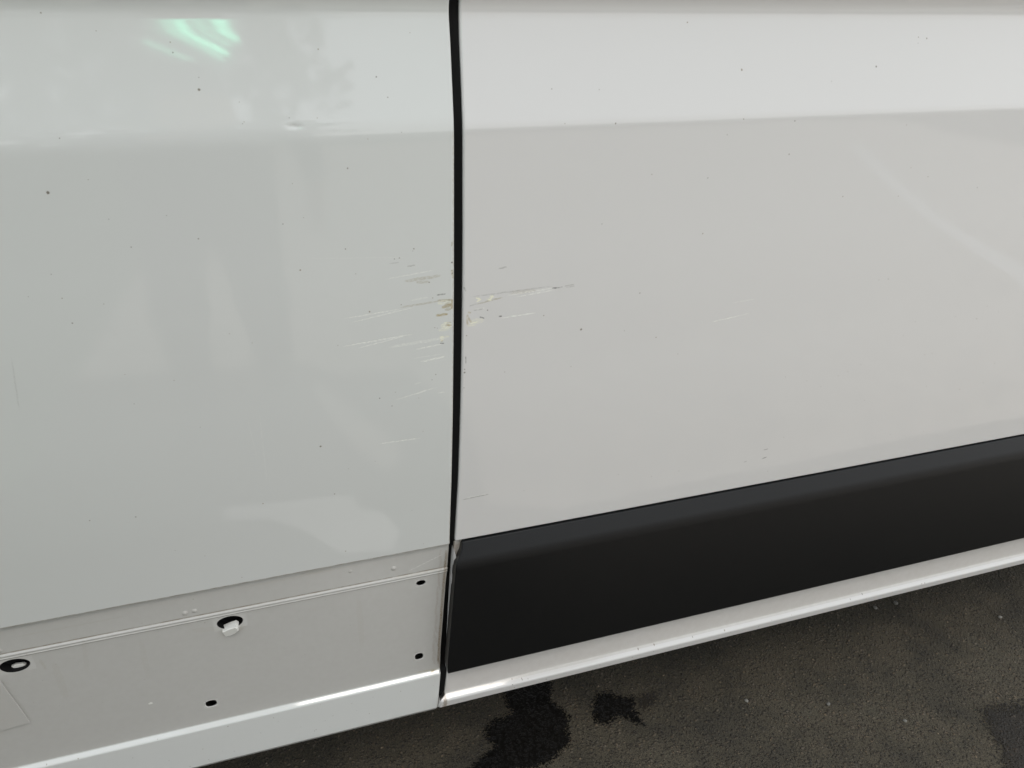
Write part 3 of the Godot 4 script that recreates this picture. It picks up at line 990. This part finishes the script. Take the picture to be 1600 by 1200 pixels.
func put_flat(called: String, outline: Array, mat: Material, label: String) -> void:
	var q := PackedVector2Array(outline)
	var v := PackedVector3Array()
	var nor := PackedVector3Array()
	for p in q:
		v.append(Vector3(p.x, 0.004, p.y))
		nor.append(Vector3.UP)
	var cut := Geometry2D.triangulate_polygon(q)
	for k in range(0, cut.size(), 3):
		if (q[cut[k + 1]] - q[cut[k]]).cross(q[cut[k + 2]] - q[cut[k]]) < 0:
			var t := cut[k]
			cut[k] = cut[k + 1]
			cut[k + 1] = t
	tag(put(called, solid(v, nor, q, cut), mat), label, "", "", "structure")


func blot_quad(q: PackedVector2Array, y: float) -> ArrayMesh:
	var v := PackedVector3Array()
	var nor := PackedVector3Array()
	for p in q:
		v.append(Vector3(p.x, y, p.y))
		nor.append(Vector3.UP)
	return solid(v, nor, q, PackedInt32Array([0, 1, 2, 0, 2, 3]))


func blob(st: SurfaceTool, bones: Array, cell: float, soft: float) -> void:
	# bones: [from, radius, to, radius, colour]; meshes the smooth union of the tapered capsules as surface nets
	var lo := Vector3.INF
	var hi := -Vector3.INF
	for b in bones:
		var r := Vector3.ONE * (maxf(b[1], b[3]) + soft + cell * 2)
		lo = lo.min((b[0] as Vector3).min(b[2]) - r)
		hi = hi.max((b[0] as Vector3).max(b[2]) + r)
	var n := Vector3i(((hi - lo) / cell).ceil()) + Vector3i.ONE
	var field := PackedFloat32Array()
	field.resize(n.x * n.y * n.z)
	field.fill(1.0)
	var nearest := PackedFloat32Array()
	nearest.resize(field.size())
	nearest.fill(9.0)
	var tint := PackedByteArray()
	tint.resize(field.size())
	for bi in bones.size():
		var b: Array = bones[bi]
		var a: Vector3 = b[0]
		var ab: Vector3 = b[2] - a
		var l2 := maxf(ab.length_squared(), 1e-9)
		var r := Vector3.ONE * (maxf(b[1], b[3]) + soft + cell * 2)
		var i0 := Vector3i(((a.min(b[2]) - r - lo) / cell).floor()).max(Vector3i.ZERO)
		var i1 := Vector3i(((a.max(b[2]) + r - lo) / cell).ceil()).min(n - Vector3i.ONE)
		for z in range(i0.z, i1.z + 1):
			for y in range(i0.y, i1.y + 1):
				for x in range(i0.x, i1.x + 1):
					var p := lo + Vector3(x, y, z) * cell
					var t := clampf((p - a).dot(ab) / l2, 0.0, 1.0)
					var d := p.distance_to(a + ab * t) - lerpf(b[1], b[3], t)
					var k := (z * n.y + y) * n.x + x
					if d < nearest[k]:
						nearest[k] = d
						tint[k] = bi
					var o := field[k]
					var h := maxf(soft - absf(o - d), 0.0) / soft
					field[k] = minf(o, d) - h * h * soft * 0.25
	var vert := {}
	var pos := PackedVector3Array()
	var col := PackedColorArray()
	for z in n.z - 1:
		for y in n.y - 1:
			for x in n.x - 1:
				var k := (z * n.y + y) * n.x + x
				var s := 0
				var sum := Vector3.ZERO
				var cuts := 0
				var corner := [field[k], field[k + 1], field[k + n.x], field[k + n.x + 1], field[k + n.x * n.y], field[k + n.x * n.y + 1], field[k + n.x * n.y + n.x], field[k + n.x * n.y + n.x + 1]]
				for c in 8:
					if corner[c] < 0.0:
						s += 1
				if s == 0 or s == 8:
					continue
				for e in [[0, 1], [2, 3], [4, 5], [6, 7], [0, 2], [1, 3], [4, 6], [5, 7], [0, 4], [1, 5], [2, 6], [3, 7]]:
					var u: float = corner[e[0]]
					var w: float = corner[e[1]]
					if (u < 0.0) != (w < 0.0):
						var t := u / (u - w)
						sum += Vector3(e[0] & 1, (e[0] >> 1) & 1, e[0] >> 2).lerp(Vector3(e[1] & 1, (e[1] >> 1) & 1, e[1] >> 2), t)
						cuts += 1
				vert[k] = pos.size()
				pos.append(lo + (Vector3(x, y, z) + sum / cuts) * cell)
				col.append(bones[tint[k]][4])
	var stride := [1, n.x, n.x * n.y]
	var faces: Array[int] = []
	var nor := PackedVector3Array()
	nor.resize(pos.size())
	for z in range(1, n.z - 1):
		for y in range(1, n.y - 1):
			for x in range(1, n.x - 1):
				var k := (z * n.y + y) * n.x + x
				for ax in 3:
					var inside := field[k] < 0.0
					if inside == (field[k + stride[ax]] < 0.0):
						continue
					var s1: int = stride[(ax + 1) % 3]
					var s2: int = stride[(ax + 2) % 3]
					var q := [k - s1 - s2, k - s2, k, k - s1]
					if not inside:
						q.reverse()
					var i: Array[int] = []
					for c in q:
						i.append(vert.get(c, -1))
					if i.has(-1):
						continue
					faces.append_array([i[0], i[2], i[1], i[0], i[3], i[2]])
					var fn := (pos[i[1]] - pos[i[0]]).cross(pos[i[2]] - pos[i[0]]) + (pos[i[2]] - pos[i[0]]).cross(pos[i[3]] - pos[i[0]])
					for c in i:
						nor[c] += fn
	for c in faces:
		st.set_color(col[c])
		st.set_normal(nor[c].normalized())
		st.add_vertex(pos[c])


const LEFT_WRIST := Vector3(-0.235, 1.285, 0.985)


func photographer() -> void:
	var jacket := Color(0.030, 0.034, 0.042)
	var trousers := Color(0.035, 0.036, 0.042)
	var skin := Color(0.42, 0.26, 0.19)
	var hair := Color(0.03, 0.022, 0.016)
	var shoe := Color(0.05, 0.045, 0.04)
	var body := []
	body.append([Vector3(-0.16, 0.97, 1.33), 0.135, Vector3(-0.16, 1.12, 1.325), 0.13, jacket])
	body.append([Vector3(-0.16, 1.12, 1.325), 0.135, Vector3(-0.155, 1.32, 1.30), 0.145, jacket])
	body.append([Vector3(-0.25, 1.30, 1.30), 0.10, Vector3(-0.07, 1.30, 1.295), 0.10, jacket])
	body.append([Vector3(-0.155, 1.40, 1.29), 0.062, Vector3(-0.15, 1.50, 1.265), 0.054, skin])
	for s in [-1, 1]:
		var hip := Vector3(-0.16 + s * 0.085, 0.93, 1.33)
		var knee := Vector3(-0.16 + s * 0.11, 0.50, 1.29 + 0.02 * s)
		var ankle := Vector3(-0.16 + s * 0.12, 0.09, 1.36 + 0.02 * s)
		body.append([hip, 0.105, knee, 0.066, trousers])
		body.append([knee, 0.068, ankle, 0.052, trousers])
		body.append([ankle + Vector3(0, -0.04, 0.03), 0.045, ankle + Vector3(s * 0.02, -0.052, -0.16), 0.036, shoe])
		var shoulder := Vector3(-0.155 + s * 0.185, 1.38, 1.29)
		var elbow := Vector3(0.10, 1.12, 1.36) if s > 0 else Vector3(-0.40, 1.15, 1.15)
		var wrist := Vector3(0.125, 0.89, 1.28) if s > 0 else LEFT_WRIST
		body.append([shoulder, 0.068, elbow, 0.052, jacket])
		body.append([elbow, 0.050, wrist, 0.036, jacket])
	var st := SurfaceTool.new()
	st.begin(Mesh.PRIMITIVE_TRIANGLES)
	blob(st, body, 0.014, 0.05)
	var h := Vector3(-0.145, 1.60, 1.235)
	blob(st, [[h + Vector3(0, 0.035, 0.02), 0.082, h + Vector3(0, 0.03, -0.015), 0.078, skin], [h + Vector3(0, -0.02, -0.02), 0.066, h + Vector3(0, -0.075, -0.055), 0.034, skin], [h + Vector3(0, 0.0, -0.085), 0.010, h + Vector3(0, -0.03, -0.102), 0.013, skin],
		[h + Vector3(-0.03, 0.018, -0.078), 0.012, h + Vector3(0.03, 0.018, -0.078), 0.012, skin], [h + Vector3(-0.016, -0.058, -0.084), 0.008, h + Vector3(0.016, -0.058, -0.084), 0.008, Color(0.35, 0.16, 0.13)],
		[h + Vector3(-0.08, 0.015, 0.0), 0.012, h + Vector3(-0.078, -0.02, 0.005), 0.010, skin], [h + Vector3(0.08, 0.015, 0.0), 0.012, h + Vector3(0.078, -0.02, 0.005), 0.010, skin],
		[h + Vector3(0, 0.055, 0.035), 0.083, h + Vector3(0, 0.075, -0.02), 0.074, hair], [h + Vector3(0, -0.06, 0.03), 0.055, h + Vector3(0, -0.12, 0.035), 0.054, skin]], 0.008, 0.02)
	# the left hand holds the phone by its short side, the right one hangs, half closed
	var right := Vector3(0.953718, 0.127162, -0.272491)
	var up := Vector3(0.01092, 0.89094, 0.45399)
	var back := Vector3(0.300503, -0.435955, 0.848317)
	var phone_at := Vector3(0, 1.335, 0.85) - right * 0.062 + back * 0.012 - up * 0.022
	for s in [-1, 1]:
		var x := -right if s < 0 else Vector3(-0.25, 0.1, -1).normalized()       # from the finger tips back to the palm
		var y := up if s < 0 else Vector3(0.1, 0.05, -1.0).normalized()          # across the knuckles
		var z := back if s < 0 else Vector3(0, 1, 0.1)                           # from the fingers to the wrist
		var wrist := LEFT_WRIST if s < 0 else Vector3(0.125, 0.89, 1.28)
		var palm: Vector3 = phone_at + x * 0.100 + z * 0.02 - y * 0.01 if s < 0 else wrist + Vector3(0.0, -0.085, -0.015)
		if s > 0:
			x = Vector3(1, 0, 0.2).normalized()
		var hand := [[wrist, 0.028, palm, 0.020, skin], [palm + y * 0.024, 0.015, palm - y * 0.024, 0.016, skin]]
		for k in 4:
			var length := 1.0 - 0.10 * absf(k - 1.3)
			var root: Vector3 = palm + y * (0.029 - 0.019 * k) - z * 0.006
			var knuckle: Vector3 = root - z * (0.026 if s < 0 else 0.042) * length
			var tip: Vector3 = knuckle - x * (0.026 if s < 0 else 0.018) * length - z * (0.0 if s < 0 else 0.022)
			hand.append([root, 0.0095, knuckle, 0.0085, skin])
			hand.append([knuckle, 0.0085, tip, 0.007, skin])
		var thumb: Vector3 = palm - x * 0.022 + z * 0.008 + y * 0.014
		hand.append([palm + y * 0.02 + z * 0.006, 0.013, thumb, 0.011, skin])
		hand.append([thumb, 0.010, thumb - x * 0.030 - z * (0.0 if s < 0 else 0.02), 0.0085, skin])
		blob(st, hand, 0.0045, 0.006)
	var m := paint(Color.WHITE, 0.75, 0.3)
	m.vertex_color_use_as_albedo = true
	var who := put("person", st.commit(), m)
	tag(who, "person in dark jacket and trousers photographing the van with a phone", "person")
	for s in [-1, 1]:
		var ball := SphereMesh.new()
		ball.radius = 0.011
		ball.height = 0.022
		put("eye", ball, paint(Color(0.25, 0.22, 0.2), 0.15), who).position = h + Vector3(s * 0.031, 0.002, -0.070)
	var body_mesh := prism(PackedVector2Array([Vector2(-0.078, -0.037), Vector2(-0.074, -0.040), Vector2(0.074, -0.040), Vector2(0.078, -0.037), Vector2(0.078, 0.037), Vector2(0.074, 0.040), Vector2(-0.074, 0.040), Vector2(-0.078, 0.037)]), 0.008, 0.001)
	var phone := put("phone", body_mesh, paint(Color(0.03, 0.03, 0.035), 0.3))
	tag(phone, "dark phone held level in one hand in front of the van", "phone")
	phone.transform = Transform3D(Basis(right, up, back), phone_at - back * 0.003)


func stones() -> void:   # loose chippings lying on the asphalt
	var f := FastNoiseLite.new()
	f.seed = 5
	f.frequency = 0.9
	for s in [[1.352, -0.239, 0.0065, "pale round chip"], [1.561, -0.126, 0.0055, "small bright chip"], [0.833, -0.09, 0.0045, "tiny pale chip"], [0.995, -0.032, 0.0050, "tan chip"], [1.292, -0.240, 0.0060, "dusty chip"], [1.12, 0.05, 0.0042, "grey brown chip"]]:
		var ball := SphereMesh.new()
		ball.radius = 1.0
		ball.height = 2.0
		ball.radial_segments = 12
		ball.rings = 7
		var a := ball.get_mesh_arrays()
		var v: PackedVector3Array = a[Mesh.ARRAY_VERTEX]
		for i in v.size():
			v[i] = v[i] * Vector3(1.0, 0.55, 0.75) * s[2] * (1.0 + 0.5 * f.get_noise_3dv(v[i] + Vector3(s[0], 0, s[1]) * 30.0))
		a[Mesh.ARRAY_VERTEX] = v
		var mesh := ArrayMesh.new()
		mesh.add_surface_from_arrays(Mesh.PRIMITIVE_TRIANGLES, a)
		var tone := 0.16 + 0.1 * rng.randf()
		var o := put("stone_chip", mesh, paint(Color(tone, tone * 0.95, tone * 0.84), 0.8))
		o.position = Vector3(s[0], s[2] * 0.4, s[1])
		o.rotation.y = rng.randf() * TAU
		tag(o, s[3] + {1.352: " lying just outside the sill under the far end of the strip", 1.561: " on the dry asphalt far along the door", 0.833: " near the middle of the asphalt, right of the arched stain", 0.995: " on the asphalt nearer the camera than the others", 1.292: " half under the sill beside the pale round chip", 1.12: " on open asphalt before the faded damp patch"}[s[0]], "stone", "loose stone chips on the asphalt")
